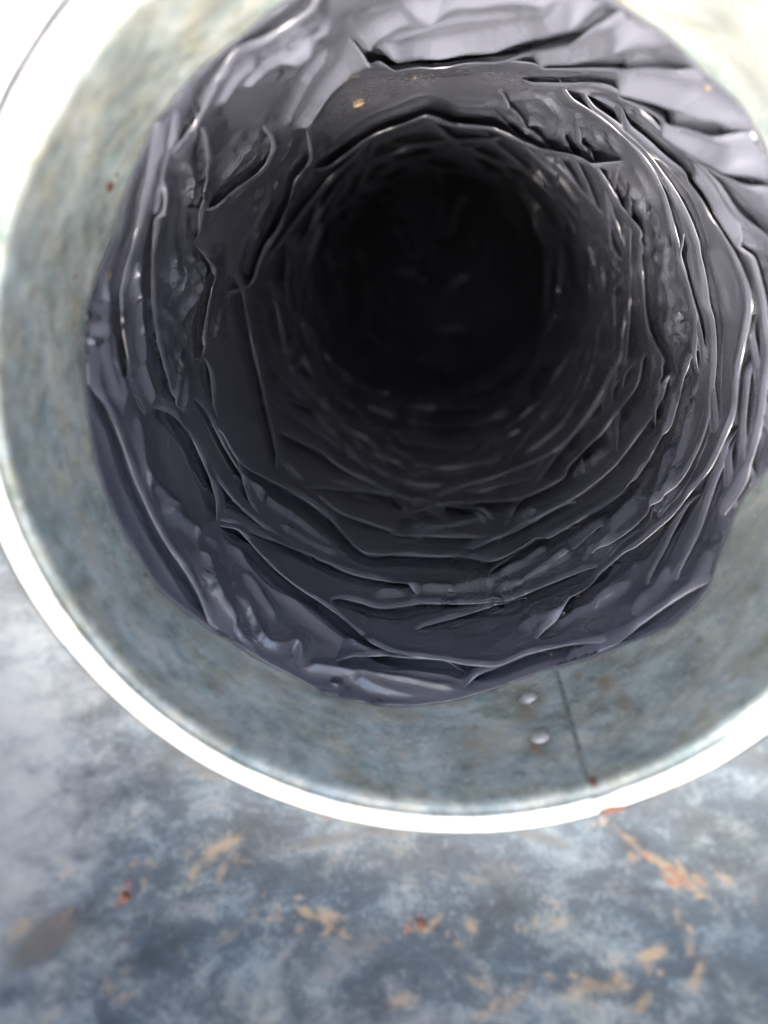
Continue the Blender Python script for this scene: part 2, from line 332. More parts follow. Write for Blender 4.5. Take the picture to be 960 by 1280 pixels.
for a0, s0 in ((-1.283, .458), (-1.275, .255)):
    o = link('rivet', rv, mat_rivet, collar, Vector((.998*math.cos(a0), .998*math.sin(a0), -s0))*S)
    o.rotation_euler = Vector((-math.cos(a0), -math.sin(a0), 0)).to_track_quat('Z', 'Y').to_euler(); o.scale = (1.3, 1.3, 1.)
# rust scale lifted on the rim beside the seam
for i, (a0, r0, rs, sx) in enumerate([(-1.150,1.066,.011,1.8),(-1.128,1.070,.008,1.6),(-1.172,1.058,.006,1.4),(-1.160,1.060,.005,1.)]):
    o = link('rust_flake', dome('rust_flake', rs, .004, 30+i, .6, base=.002), mat_rust, collar, Vector((r0*math.cos(a0), r0*math.sin(a0), .006))*S)
    o.rotation_euler = (0, 0, a0+PI/2); o.scale = (sx, 1, 1)

# ------------------------------------------------------------------ black film liner: a scrunched, twisted sleeve
# each fold: kind (s = shingle step, r = ridge), raised side (n = towards the mouth, f = towards the depth),
# height, width, then (angle, depth) pairs along the fold
FOLDS = [
 ('s', 'n', 0.034, 20, 2.884, 0.393, 2.985, 0.405, 3.043, 0.415, 3.13, 0.449, 3.218, 0.502, 3.308, 0.529, 3.415, 0.53, 3.522, 0.519, 3.605, 0.504, 3.706, 0.487, 3.806, 0.472, 3.897, 0.428, 3.976, 0.378, 4.038, 0.352),
 ('r', 'n', 0.014, 6, 2.888, 0.523, 3.052, 0.536, 3.14, 0.561, 3.223, 0.57),
 ('r', 'n', 0.016, 6, 2.637, 0.435, 2.727, 0.487, 2.82, 0.531, 2.964, 0.588, 3.087, 0.605, 3.185, 0.602, 3.257, 0.586),
 ('s', 'n', 0.034, 14, 2.166, 0.289, 2.228, 0.32, 2.3, 0.371, 2.389, 0.44, 2.491, 0.531, 2.599, 0.591, 2.722, 0.635, 2.819, 0.618, 2.903, 0.603, 3.013, 0.609, 3.115, 0.631, 3.182, 0.649),
 ('r', 'n', 0.014, 6, 2.417, 0.437, 2.521, 0.475, 2.625, 0.498, 2.705, 0.531),
 ('r', 'n', 0.02, 8, 2.773, 0.703, 2.865, 0.701, 2.946, 0.775, 3.041, 0.814, 3.148, 0.818, 3.235, 0.842, 3.297, 0.866),
 ('r', 'n', 0.014, 6, 3.075, 0.687, 3.156, 0.715, 3.227, 0.741, 3.277, 0.762, 3.316, 0.742),
 ('r', 'n', 0.014, 8, -3.032, 0.672, -2.942, 0.658, -2.869, 0.627, -2.817, 0.614, -2.736, 0.653, -2.633, 0.695),
 ('s', 'n', 0.036, 22, -3.002, 0.84, -2.955, 0.929, -2.89, 1.003, -2.81, 1.056, -2.71, 1.044, -2.632, 1.011, -2.564, 0.949, -2.51, 0.915),
 ('s', 'n', 0.034, 18, -2.532, 0.937, -2.452, 0.975, -2.361, 1.036, -2.254, 1.109, -2.147, 1.174, -2.054, 1.2, -1.941, 1.194, -1.834, 1.206, -1.727, 1.188, -1.657, 1.143, -1.59, 1.069),
 ('s', 'n', 0.042, 22, -2.511, 0.904, -2.442, 0.928, -2.356, 0.902, -2.261, 0.877, -2.181, 0.856, -2.056, 0.85, -1.949, 0.807, -1.872, 0.744, -1.797, 0.691, -1.707, 0.663, -1.591, 0.653, -1.477, 0.637),
 ('r', 'n', 0.018, 10, -2.444, 0.848, -2.36, 0.868, -2.261, 0.861, -2.122, 0.8, -2.013, 0.749, -1.913, 0.696, -1.82, 0.665),
 ('r', 'n', 0.02, 5, -2.327, 0.62, -2.257, 0.585, -2.192, 0.524, -2.149, 0.505, -2.102, 0.544, -2.071, 0.587, -2.046, 0.551, -2.04, 0.486),
 ('r', 'n', 0.014, 5, -2.364, 0.804, -2.345, 0.621),
 ('r', 'n', 0.014, 6, -2.35, 0.784, -2.287, 0.764, -2.216, 0.699, -2.147, 0.648),
 ('r', 'n', 0.02, 9, -2.521, 0.659, -2.459, 0.62, -2.399, 0.535, -2.319, 0.49, -2.247, 0.448, -2.171, 0.444),
 ('r', 'n', 0.02, 8, -2.036, 0.48, -1.921, 0.523, -1.81, 0.536, -1.672, 0.541, -1.55, 0.536, -1.482, 0.534),
 ('s', 'n', 0.03, 14, -1.498, 0.532, -1.425, 0.581, -1.338, 0.624, -1.272, 0.651, -1.16, 0.662),
 ('s', 'n', 0.038, 16, -1.932, 0.564, -1.862, 0.593, -1.763, 0.63, -1.591, 0.653, -1.422, 0.619, -1.36, 0.61, -1.248, 0.646, -1.132, 0.639, -1.024, 0.59, -0.941, 0.541),
 ('s', 'f', 0.032, 22, -1.157, 0.507, -1.085, 0.519, -1.025, 0.532, -0.946, 0.553, -0.837, 0.557, -0.729, 0.543, -0.635, 0.524, -0.566, 0.504, -0.521, 0.51),
 ('s', 'f', 0.034, 18, -2.041, 0.882, -1.965, 0.952, -1.883, 0.977, -1.8, 0.976, -1.688, 1.031, -1.59, 1.069, -1.394, 1.057, -1.264, 1.039, -1.127, 1.06, -0.992, 1.039, -0.83, 0.959),
 ('s', 'n', 0.02, 14, -1.697, 0.854, -1.621, 0.906, -1.527, 0.961, -1.398, 1.02, -1.266, 1.049, -1.19, 1.072),
 ('s', 'f', 0.04, 26, 0.956, 1.259, 0.842, 1.2, 0.734, 1.15, 0.64, 1.04, 0.559, 0.973, 0.46, 0.965, 0.34, 0.91, 0.26, 0.862, 0.196, 0.855, 0.078, 0.901, -0.032, 0.911, -0.152, 0.864, -0.234, 0.869, -0.357, 0.874, -0.468, 0.907, -0.58, 0.916, -0.756, 0.94, -0.832, 0.939, -0.91, 0.922, -0.979, 0.849, -1.05, 0.823, -1.139, 0.773, -1.253, 0.715),
 ('s', 'n', 0.034, 14, 2.912, 2.019, 3.023, 2.117, 3.165, 2.211, 3.312, 2.221, 3.478, 2.169, 3.612, 2.055, 3.684, 1.972, 3.784, 1.823, 3.877, 1.644),
 ('s', 'n', 0.03, 14, -2.609, 1.993, -2.493, 2.134, -2.289, 2.342, -2.12, 2.335, -1.966, 2.337, -1.842, 2.294, -1.723, 2.237, -1.61, 2.158),
 ('s', 'n', 0.022, 10, -2.49, 1.829, -2.354, 1.867, -2.227, 1.752, -2.155, 1.667, -2.085, 1.587),
 ('s', 'n', 0.046, 20, -2.829, 1.331, -2.767, 1.366, -2.668, 1.36, -2.594, 1.369, -2.486, 1.473, -2.356, 1.58, -2.242, 1.627, -2.12, 1.599, -2.023, 1.519, -1.93, 1.422, -1.86, 1.414, -1.741, 1.479, -1.514, 1.51, -1.368, 1.433, -1.315, 1.393, -1.164, 1.406, -1.023, 1.434, -0.835, 1.431, -0.631, 1.339, -0.463, 1.385, -0.341, 1.335, -0.221, 1.374, -0.09, 1.389, 0.039, 1.346),
 ('r', 'n', 0.018, 5, -2.53, 1.362, -2.432, 1.388, -2.342, 1.418, -2.256, 1.444, -2.183, 1.412, -2.096, 1.391, -2.015, 1.384),
 ('r', 'n', 0.014, 4, -2.333, 1.305, -2.248, 1.32, -2.162, 1.312, -2.082, 1.317, -1.99, 1.355),
 ('s', 'n', 0.022, 12, -3.079, 1.531, -2.954, 1.491, -2.816, 1.405, -2.668, 1.388, -2.525, 1.295, -2.429, 1.212, -2.34, 1.113),
 ('s', 'n', 0.022, 16, -2.975, 1.237, -2.832, 1.342, -2.691, 1.341, -2.577, 1.325, -2.481, 1.246, -2.371, 1.144),
 ('s', 'n', 0.026, 10, -2.281, 1.911, -2.19, 1.806, -2.067, 1.76, -1.918, 1.793, -1.811, 1.779, -1.749, 1.751, -1.588, 1.777),
 ('s', 'n', 0.024, 9, -2.106, 2.591, -1.989, 2.623, -1.856, 2.568, -1.731, 2.522, -1.563, 2.51, -1.375, 2.466),
 ('s', 'n', 0.024, 10, -2.223, 2, -2.047, 2.178, -1.862, 2.264, -1.678, 2.269),
 ('s', 'n', 0.034, 14, -1.61, 2.149, -1.566, 2.204, -1.454, 2.204, -1.28, 2.131, -1.109, 2.033, -0.976, 1.988, -0.846, 1.977, -0.637, 2.04, -0.438, 2.031, -0.268, 1.945, -0.159, 2.004, -0.071, 2.064),
 ('s', 'f', 0.032, 14, -1.841, 1.768, -1.749, 1.729, -1.589, 1.765, -1.391, 1.718, -1.27, 1.646, -1.15, 1.711, -0.938, 1.701, -0.829, 1.673),
 ('s', 'n', 0.032, 15, -1.502, 1.535, -1.358, 1.608, -1.257, 1.657, -1.014, 1.714, -0.848, 1.695, -0.657, 1.666, -0.485, 1.661, -0.361, 1.631, -0.219, 1.587, -0.109, 1.601),
 ('s', 'n', 0.03, 13, -1.642, 2.266, -1.375, 2.451, -1.106, 2.47, -0.96, 2.408, -0.801, 2.376, -0.644, 2.39, -0.412, 2.407, -0.238, 2.348, -0.128, 2.39, -0.047, 2.523, 0.021, 2.704),
 ('s', 'n', 0.022, 12, -1.383, 1.253, -1.279, 1.358, -1.167, 1.441, -1.025, 1.479, -0.902, 1.481),
 ('s', 'n', 0.016, 10, -1.308, 1.061, -1.171, 1.15, -1.035, 1.226, -0.888, 1.289, -0.755, 1.319),
 ('r', 'n', 0.014, 6, -0.994, 1.071, -0.875, 1.189, -0.711, 1.257, -0.579, 1.357, -0.483, 1.428),
 ('r', 'n', 0.014, 5, -0.938, 1.08, -0.8, 1.173, -0.666, 1.258, -0.579, 1.357),
 ('s', 'n', 0.036, 12, 2.754, 1.287, 2.812, 1.417, 2.9, 1.526, 3.017, 1.521, 3.1, 1.463, 3.184, 1.463, 3.246, 1.467),
 ('r', 'n', 0.012, 6, -3.123, 1.246, -3.039, 1.11, -2.957, 0.971),
 ('r', 'n', 0.012, 6, -3.053, 1.255, -2.972, 1.139, -2.901, 1.037),
 ('s', 'n', 0.06, 16, 2.176, 1.743, 2.259, 1.986, 2.322, 2.103, 2.432, 2.155, 2.574, 2.35, 2.665, 2.366, 2.773, 2.252, 2.896, 2.202, 2.966, 2.193, 2.986, 1.984),
 ('s', 'n', 0.055, 14, 2.357, 2.434, 2.209, 2.572, 2.074, 2.529, 1.972, 2.456, 1.796, 2.423, 1.67, 2.265, 1.611, 2.347, 1.503, 2.611, 1.378, 2.551, 1.296, 2.496, 1.183, 2.508, 1.032, 2.412, 0.908, 2.073, 0.813, 1.87, 0.751, 1.676),
 ('s', 'n', 0.036, 12, 0.904, 2.109, 0.857, 2.04, 0.763, 2.076, 0.587, 2.093, 0.456, 1.944, 0.388, 1.968, 0.291, 2.062, 0.177, 2.07, 0.067, 2.032, -0.032, 1.917, -0.087, 1.744, -0.114, 1.689, -0.205, 1.638, -0.304, 1.584, -0.413, 1.555),
 ('s', 'n', 0.034, 18, 1.178, 1.425, 1.072, 1.444, 0.966, 1.431, 0.866, 1.426, 0.769, 1.388, 0.689, 1.397, 0.576, 1.434, 0.46, 1.481, 0.346, 1.481, 0.223, 1.425, 0.148, 1.39, 0.012, 1.358, -0.113, 1.345),
 ('s', 'n', 0.032, 14, 1.875, 0.468, 1.969, 0.516, 2.067, 0.531, 2.151, 0.513, 2.23, 0.544, 2.321, 0.6, 2.375, 0.619, 2.445, 0.607, 2.517, 0.587),
 ('r', 'n', 0.02, 10, 1.89, 0.7, 1.952, 0.721, 2.02, 0.748, 2.079, 0.739),
 ('r', 'n', 0.02, 8, 2.105, 0.628, 2.175, 0.617, 2.242, 0.643, 2.302, 0.676),
 ('r', 'n', 0.034, 11, 1.575, 0.66, 1.679, 0.804, 1.773, 0.879, 1.822, 0.965, 1.92, 1.187, 2.022, 1.365, 2.132, 1.556, 2.237, 1.629),
 ('r', 'n', 0.018, 8, 1.931, 0.934, 2.035, 1.1, 2.147, 1.34, 2.246, 1.52),
 ('s', 'n', 0.036, 14, 2.276, 1.247, 2.297, 1.418, 2.362, 1.544, 2.428, 1.571, 2.519, 1.409, 2.61, 1.283, 2.63, 1.118),
 ('s', 'n', 0.036, 14, 2.331, 0.606, 2.44, 0.863, 2.548, 1.023, 2.651, 1.137, 2.76, 1.293),
 ('r', 'n', 0.022, 6, 2.941, 0.916, 2.992, 1.05, 3.038, 1.199, 3.012, 1.296, 2.945, 1.427, 2.868, 1.5, 2.799, 1.378),
 ('r', 'n', 0.018, 6, 2.79, 1.052, 2.879, 1.128, 2.965, 1.18),
 ('r', 'n', 0.018, 6, 2.8, 1.187, 2.885, 1.224, 2.969, 1.219),
 ('r', 'n', 0.02, 9, 2.465, 0.741, 2.533, 0.939, 2.623, 1.011),
 ('r', 'n', 0.02, 7, 2.532, 0.653, 2.602, 0.69, 2.672, 0.747),
 ('r', 'n', 0.014, 6, 2.53, 1.271, 2.426, 1.296, 2.328, 1.343),
 ('r', 'n', 0.014, 6, 3.036, 1.892, 3.124, 1.709, 3.198, 1.606),
 ('r', 'n', 0.012, 6, 2.867, 2.208, 2.707, 2.363, 2.515, 2.229, 2.386, 2.125),
 ('s', 'n', 0.05, 20, 1.888, 0.934, 1.795, 1.109, 1.675, 1.227, 1.536, 1.21, 1.422, 1.094, 1.327, 0.895, 1.229, 0.679, 1.162, 0.563, 1.093, 0.475, 0.996, 0.411),
 ('r', 'n', 0.02, 10, 1.779, 0.945, 1.681, 0.963, 1.585, 0.903, 1.469, 0.869, 1.369, 0.727, 1.3, 0.603),
 ('s', 'n', 0.036, 14, 1.572, 1.47, 1.393, 1.288, 1.3, 1.223, 1.211, 1.144, 1.1, 0.929, 1.015, 0.738, 0.926, 0.6, 0.844, 0.523),
 ('s', 'n', 0.026, 10, 1.312, 1.653, 1.163, 1.351, 1.052, 1.075, 0.949, 1.044, 0.848, 1.027, 0.746, 0.991),
 ('s', 'n', 0.044, 20, 1.075, 0.929, 0.963, 0.87, 0.853, 0.777, 0.772, 0.663, 0.703, 0.565, 0.648, 0.48, 0.569, 0.42),
 ('s', 'n', 0.036, 18, 0.878, 0.934, 0.775, 0.915, 0.702, 0.824, 0.608, 0.699, 0.52, 0.57, 0.423, 0.493),
 ('s', 'n', 0.032, 16, 0.977, 1.046, 0.841, 1.031, 0.722, 0.942, 0.604, 0.867, 0.503, 0.814, 0.401, 0.66, 0.307, 0.573),
 ('s', 'f', 0.024, 16, 0.456, 1.462, 0.275, 1.451, 0.131, 1.388, 0.023, 1.28, -0.117, 1.104, -0.231, 0.98, -0.316, 0.986),
 ('r', 'n', 0.018, 8, -0.134, 1.468, -0.357, 1.36, -0.529, 1.175, -0.657, 1.017),
 ('r', 'n', 0.016, 6, -0.083, 1.364, -0.321, 1.235, -0.448, 1.161, -0.577, 1.045),
 ('r', 'n', 0.014, 12, 0.407, 1.219, 0.267, 1.139, 0.138, 1.048),
 ('r', 'n', 0.014, 10, 0.404, 1.489, 0.268, 1.369, 0.131, 1.239),
 ('s', 'n', 0.02, 12, 0.179, 0.918, 0.108, 0.865, 0.028, 0.803, -0.107, 0.689, -0.195, 0.606),
 ('s', 'f', 0.02, 12, 0.055, 0.873, -0.12, 0.822, -0.224, 0.749, -0.324, 0.63),
 ('s', 'f', 0.024, 14, -0.192, 0.885, -0.294, 0.837, -0.394, 0.817, -0.537, 0.733, -0.676, 0.645, -0.742, 0.61),
 ('s', 'n', 0.016, 12, -0.218, 0.884, -0.361, 0.735, -0.448, 0.584, -0.524, 0.52),
 ('s', 'f', 0.018, 12, -0.443, 0.911, -0.552, 0.883, -0.654, 0.824, -0.751, 0.737, -0.825, 0.67),
 ('s', 'f', 0.018, 10, -0.639, 0.557, -0.577, 0.557, -0.502, 0.535),
 ('r', 'n', 0.018, 12, -0.745, 0.908, -0.864, 0.875, -0.98, 0.817, -1.104, 0.837),
 ('r', 'n', 0.014, 12, -0.67, 0.722, -0.796, 0.666, -0.892, 0.615),
 ('s', 'n', 0.03, 16, 0.371, 0.679, 0.214, 0.595, 0.058, 0.557, -0.108, 0.559, -0.189, 0.581),
 ('s', 'f', 0.026, 16, 1.093, 1.373, 0.889, 1.322, 0.665, 1.31, 0.441, 1.287, 0.205, 1.246, -0.017, 1.151, -0.211, 1.076, -0.397, 1.054, -0.589, 1.077, -0.791, 1.108, -0.98, 1.111),
 ('s', 'f', 0.026, 16, 0.758, 0.967, 0.574, 0.882, 0.39, 0.819, 0.196, 0.764, 0.004, 0.723, -0.168, 0.692, -0.331, 0.686, -0.489, 0.7),
 ('s', 'n', 0.026, 16, 2.312, 0.465, 2.454, 0.568, 2.624, 0.703, 2.805, 0.808, 2.998, 0.902, 3.177, 0.984, 3.372, 1.05, 3.585, 1.092, 3.787, 1.112, 3.983, 1.148, 4.195, 1.199),
 ('r', 'n', 0.015, 4, 1.387, 2.41, 1.271, 2.059, 1.21, 1.767, 1.146, 1.761, 1.081, 1.81, 1.046, 1.987, 1.027, 2.524),
 ('r', 'n', 0.015, 4, 1.216, 1.984, 1.159, 2.257, 1.097, 2.564),
 ('r', 'n', 0.015, 4, 1.043, 1.593, 1.008, 1.712, 0.977, 1.948),
 ('r', 'n', 0.015, 4, 0.957, 1.538, 0.912, 1.744, 0.848, 1.881),
 ('r', 'n', 0.015, 4, 0.919, 1.533, 0.852, 1.608, 0.786, 1.685),
 ('r', 'n', 0.015, 4, 0.693, 1.974, 0.597, 1.856, 0.508, 1.772, 0.465, 1.792),
 ('r', 'n', 0.015, 4, 0.615, 1.697, 0.597, 1.578, 0.562, 1.504),
 ('r', 'n', 0.015, 4, 0.703, 1.838, 0.565, 1.845, 0.472, 1.831),
 ('r', 'n', 0.015, 4, 0.448, 2.059, 0.4, 1.876, 0.42, 1.604),
 ('r', 'n', 0.015, 4, 0.42, 1.604, 0.28, 1.765, 0.216, 1.702, 0.166, 1.437),
 ('r', 'n', 0.015, 4, 0.391, 1.987, 0.31, 1.89, 0.202, 1.762, 0.104, 1.748, -0.084, 1.782),
 ('r', 'n', 0.015, 4, -0.01, 1.63, 0.06, 1.6, 0.112, 1.576, 0.152, 1.486),
 ('r', 'n', 0.015, 4, -0.116, 1.758, -0.145, 1.617, -0.229, 1.598),
 ('r', 'n', 0.015, 4, 0.182, 1.947, 0.071, 1.976, -0.038, 1.835),
 ('r', 'n', 0.015, 4, 0.136, 1.66, 0.042, 1.616, 0.01, 1.483),
 ('r', 'n', 0.015, 4, 0.742, 1.617, 0.664, 1.605, 0.533, 1.633),
 ('s', 'n', 0.022, 8, 1.176, 2.879, 0.816, 3.019, 0.463, 2.915, 0.263, 2.653, 0.107, 2.443),
 ('s', 'n', 0.022, 8, 1.346, 3.145, 0.958, 3.649, 0.579, 3.542, 0.335, 3.336, 0.1, 3.121, -0.062, 2.848, -0.204, 2.548),
 ('s', 'f', 0.022, 8, 0.992, 2.747, 0.76, 2.722, 0.564, 2.523, 0.43, 2.345),
 ('s', 'f', 0.022, 8, 1.521, 3.757, 1.151, 4.199, 0.716, 4.517, 0.376, 4.333, 0.091, 4.069, -0.148, 3.618, -0.326, 3.319, -0.514, 3.106),
 ('s', 'f', 0.022, 8, 0.712, 5.306, 0.366, 5.186, 0.09, 4.601, -0.148, 4.155, -0.351, 3.843, -0.558, 3.583),
 ('s', 'f', 0.022, 8, 0.465, 3.388, 0.241, 3.185, 0.02, 2.955, -0.101, 2.717),
 ('s', 'n', 0.022, 8, 0.178, 3.466, -0.057, 3.255, -0.285, 3.064, -0.53, 2.921, -0.726, 2.743),
 ('s', 'n', 0.022, 8, 0.035, 5.01, -0.265, 4.646, -0.504, 4.373, -0.758, 4.092, -1.018, 3.835),
 ('s', 'f', 0.022, 8, -0.084, 3.047, -0.303, 2.866, -0.544, 2.749, -0.739, 2.685, -0.922, 2.677, -1.084, 2.693),
 ('s', 'n', 0.022, 8, -1.941, 3.51, -1.642, 3.338, -1.31, 3.247, -1.029, 3.169, -0.769, 3.186),
 ('s', 'n', 0.022, 8, -2.191, 4.022, -1.839, 4.001, -1.523, 3.903, -1.217, 3.804, -0.886, 3.772),
 ('s', 'n', 0.022, 8, -2.196, 2.938, -1.956, 2.891, -1.689, 2.861, -1.383, 2.844, -1.074, 2.779),
 ('s', 'f', 0.022, 8, -2.571, 4.651, -2.155, 4.427, -1.789, 4.471, -1.448, 4.5),
 ('s', 'n', 0.022, 8, 3.088, 3.002, 3.33, 2.989, 3.58, 2.926, 3.864, 2.855, 4.107, 2.792),
 ('s', 'n', 0.022, 8, 2.754, 3.142, 3.007, 3.242, 3.332, 3.407, 3.623, 3.433, 3.876, 3.36),
 ('s', 'f', 0.022, 8, 2.518, 3.908, 2.822, 3.998, 3.187, 4.232, 3.516, 4.347),
 ('s', 'f', 0.022, 8, 1.943, 3.541, 1.735, 3.767, 1.459, 4.046, 1.153, 4.541),
 ('s', 'n', 0.022, 8, 2.356, 3.772, 2.13, 3.66, 1.908, 3.922),
 ('b', 'n', 0.035, 13, 1.811, 0.994, 1.633, 1.156, 1.478, 1.076, 1.368, 0.896, 1.279, 0.691, 1.207, 0.547),
 ('b', 'n', 0.0315, 10, 1.311, 1.146, 1.158, 0.813, 1.091, 0.593, 1.008, 0.528),
 ('b', 'n', 0.035, 12, 1.059, 0.889, 0.897, 0.737, 0.763, 0.606, 0.682, 0.456),
 ('b', 'n', 0.035, 12, 0.882, 0.83, 0.735, 0.773, 0.65, 0.651, 0.567, 0.507),
 ('b', 'n', 0.021, 8, 0.681, 0.996, 0.548, 0.956, 0.426, 0.868, 0.366, 0.755),
 ('b', 'n', 0.021, 8, 2.253, 0.374, 2.151, 0.375, 2.071, 0.384, 1.991, 0.371),
 ('b', 'n', 0.021, 7, 2.504, 0.485, 2.424, 0.436, 2.34, 0.417),
 ('b', 'n', 0.0168, 6, 2.858, 0.428, 2.952, 0.483, 3.026, 0.52),
 ('b', 'n', 0.021, 8, 1.722, 0.758, 1.589, 0.733, 1.42, 0.666, 1.298, 0.612),
 ('b', 'n', 0.021, 10, -2.719, 0.613, -2.63, 0.658, -2.515, 0.739),
 ('b', 'n', 0.021, 7, 2.226, 0.728, 2.13, 0.7, 2.05, 0.725, 1.952, 0.718),
 ('b', 'n', 0.0168, 6, -1.852, 1.056, -1.657, 1.185, -1.47, 1.215, -1.315, 1.243),
 ('b', 'n', 0.0168, 5, -1.341, 1.13, -1.201, 1.178, -1.071, 1.223, -0.948, 1.284),
 ('b', 'n', 0.0196, 6, -1.388, 1.17, -1.198, 1.343, -1.035, 1.43),
 ('b', 'n', 0.021, 6, -0.862, 1.968, -0.738, 1.967, -0.585, 1.942),
 ('b', 'n', 0.014, 6, -1.864, 0.528, -1.778, 0.49, -1.643, 0.479, -1.43, 0.512),
 ('b', 'n', 0.0175, 6, -1.287, 0.859, -1.11, 0.801, -0.916, 0.811, -0.814, 0.809),
 ('b', 'n', 0.014, 5, -1.732, 1.91, -1.588, 1.895, -1.422, 1.965, -1.25, 2.008),
 ('b', 'n', 0.014, 5, -1.184, 1.819, -1.101, 1.811, -1.015, 1.814),
]
EDGE = [(-2.978,0.412), (-2.84,0.388), (-2.686,0.379), (-2.536,0.36), (-2.38,0.395), (-2.233,0.424), (-2.059,0.424), (-1.921,0.406), (-1.766,0.416), (-1.614,0.451), (-1.46,0.505), (-1.326,0.55), (-1.199,0.582), (-1.184,0.578), (-1.056,0.557), (-0.921,0.535), (-0.79,0.487), (-0.703,0.488), (-0.64,0.508), (-0.567,0.583), (-0.5,0.637), (-0.412,0.676), (-0.323,0.666), (-0.261,0.617), (-0.154,0.576), (0.014,0.546), (0.187,0.555), (0.356,0.59), (0.533,0.599), (0.633,0.573), (0.789,0.563), (0.892,0.598), (1.007,0.577), (1.129,0.566), (1.2,0.542), (1.326,0.525), (1.519,0.502), (1.707,0.503), (1.896,0.45), (1.956,0.445), (1.99,0.456), (2.125,0.5), (2.234,0.483), (2.382,0.482), (2.416,0.469), (2.493,0.513), (2.607,0.539), (2.72,0.574), (2.83,0.513), (2.914,0.472), (3.021,0.451), (3.13,0.444)]
CRUMPLE = [(2.552,0.887,0.083,0.7), (2.872,1.254,0.107,1), (3.115,1.145,0.091,0.7), (2.397,1.211,0.088,0.5), (-2.471,0.7,0.057,0.6), (-2.276,0.536,0.067,0.6), (2.503,1.986,0.097,0.5), (3.103,1.834,0.093,0.5), (1.098,1.915,0.081,0.6), (0.89,1.733,0.076,0.6), (0.587,1.861,0.079,0.7), (0.293,1.89,0.08,0.7), (0.03,1.712,0.076,0.7), (-0.164,1.623,0.06,0.5), (2.07,0.938,0.079,0.4), (-1.134,2.261,0.097,0.3), (-1.264,1.841,0.086,0.3)]
DUST = [(1.765,1.823,0.392,0.078,0.9), (1.44,1.695,0.206,0.048,0.7), (1.979,1.847,0.215,0.072,0.7), (-1.132,0.857,0.154,0.064,0.55), (-1.033,0.719,0.072,0.024,0.9), (-1.188,0.771,0.03,0.015,1), (-1.354,1.182,0.174,0.072,0.7), (-1.521,1.217,0.176,0.053,0.35), (-2.617,0.424,0.148,0.126,0.25), (-2.949,0.491,0.109,0.196,0.2), (0.653,1.675,0.041,0.205,0.5)]
GLINT = [(2.462,0.778,0.045), (2.547,0.964,0.048), (2.791,1.104,0.045), (2.913,1.198,0.047), (2.563,0.699,0.024), (2.639,0.75,0.024), (2.828,0.7,0.022), (2.906,0.746,0.022), (3.015,0.809,0.023), (-3.092,1.149,0.04), (-3,1.004,0.033), (-2.802,0.615,0.028), (-2.734,0.639,0.033), (-2.661,0.665,0.033), (-2.595,0.702,0.034), (-2.494,0.657,0.031), (-2.441,0.589,0.03), (-2.387,0.526,0.029), (-2.312,0.491,0.033), (-2.258,0.477,0.03), (-2.186,0.505,0.022), (-2.129,0.526,0.02), (-2.061,0.571,0.02), (2.026,0.718,0.043), (1.964,0.722,0.034), (2.163,0.627,0.023), (2.274,1.287,0.036), (2.333,1.563,0.04), (2.293,1.853,0.058), (2.419,2.219,0.056), (2.51,1.544,0.046), (2.588,1.386,0.037), (3.057,1.74,0.049), (-3.13,1.795,0.046), (2.746,2.307,0.049), (2.597,2.312,0.049), (-1.929,0.378,0.029), (-1.862,0.378,0.029), (-1.773,0.414,0.025), (-1.884,0.707,0.024), (-1.838,0.704,0.024), (-2.431,1.381,0.025), (-2.297,1.421,0.025), (-2.117,1.391,0.028), (-1.995,1.385,0.025), (-2.269,1.306,0.021), (-1.834,1.841,0.036), (-1.751,1.838,0.036), (-1.523,1.123,0.034), (-1.391,1.122,0.034), (-1.623,1.211,0.035), (-1.225,1.118,0.034), (-1.327,1.1,0.034), (-1.082,1.153,0.029), (-0.976,1.235,0.03), (-0.722,1.933,0.044), (-0.825,1.938,0.037), (-0.612,1.923,0.037), (-1.182,1.829,0.043), (-1.098,1.82,0.043), (1.111,1.845,0.057), (1.191,2.078,0.046), (1.014,1.833,0.05), (0.913,1.729,0.049), (0.836,1.684,0.041), (0.652,1.941,0.044), (0.567,1.832,0.043), (0.491,1.759,0.035), (0.058,1.937,0.044), (-0.055,1.827,0.036), (0.096,1.575,0.033), (-0.005,1.59,0.033), (0.405,1.577,0.03), (0.266,1.727,0.031), (-0.164,1.623,0.034), (-1.857,0.917,0.021), (-1.902,0.483,0.022), (-0.405,1.301,0.024), (-0.551,1.18,0.023), (-0.204,1.322,0.024), (-0.43,1.157,0.02), (-0.677,1.096,0.022), (-0.91,0.833,0.025), (-0.991,0.767,0.025), (2.966,0.607,0.023), (3.022,0.494,0.017), (2.95,0.463,0.017), (2.136,0.449,0.03), (2.229,0.491,0.026)]

rng = np.random.default_rng(11)
def chord(s0, am, half, tilt, n=7):       # a straight pleat seen along the tube: a chord across the ring
    p = []
    for dl in np.linspace(-half, half, n):
        p += [am+dl, (s0+1.6)*math.cos(dl)**.8*math.exp(tilt*dl)-1.6]
    return p
for i in range(250):                      # the rest of the tube: overlapping pleats, ever smaller with depth
    deep = i >= 100
    s0 = 3.0+10*rng.random()**1.6 if deep else rng.uniform(2.2, 3.6); am = rng.uniform(-PI, PI); half = rng.uniform(.35, .85)
    if not deep and not -2.6 < am < .9: continue                # broad smooth cloth at the left and top
    p = chord(s0, am, half, rng.choice([-1, 1])*rng.uniform(.03, .40 if deep else .16))
    if min(p[1::2]) < (2.3 if deep else 1.5): continue
    FOLDS.append(('s', rng.choice(['n', 'f']), rng.uniform(.020, .030) if deep else rng.uniform(.014, .024), rng.uniform(7, 13), *p))
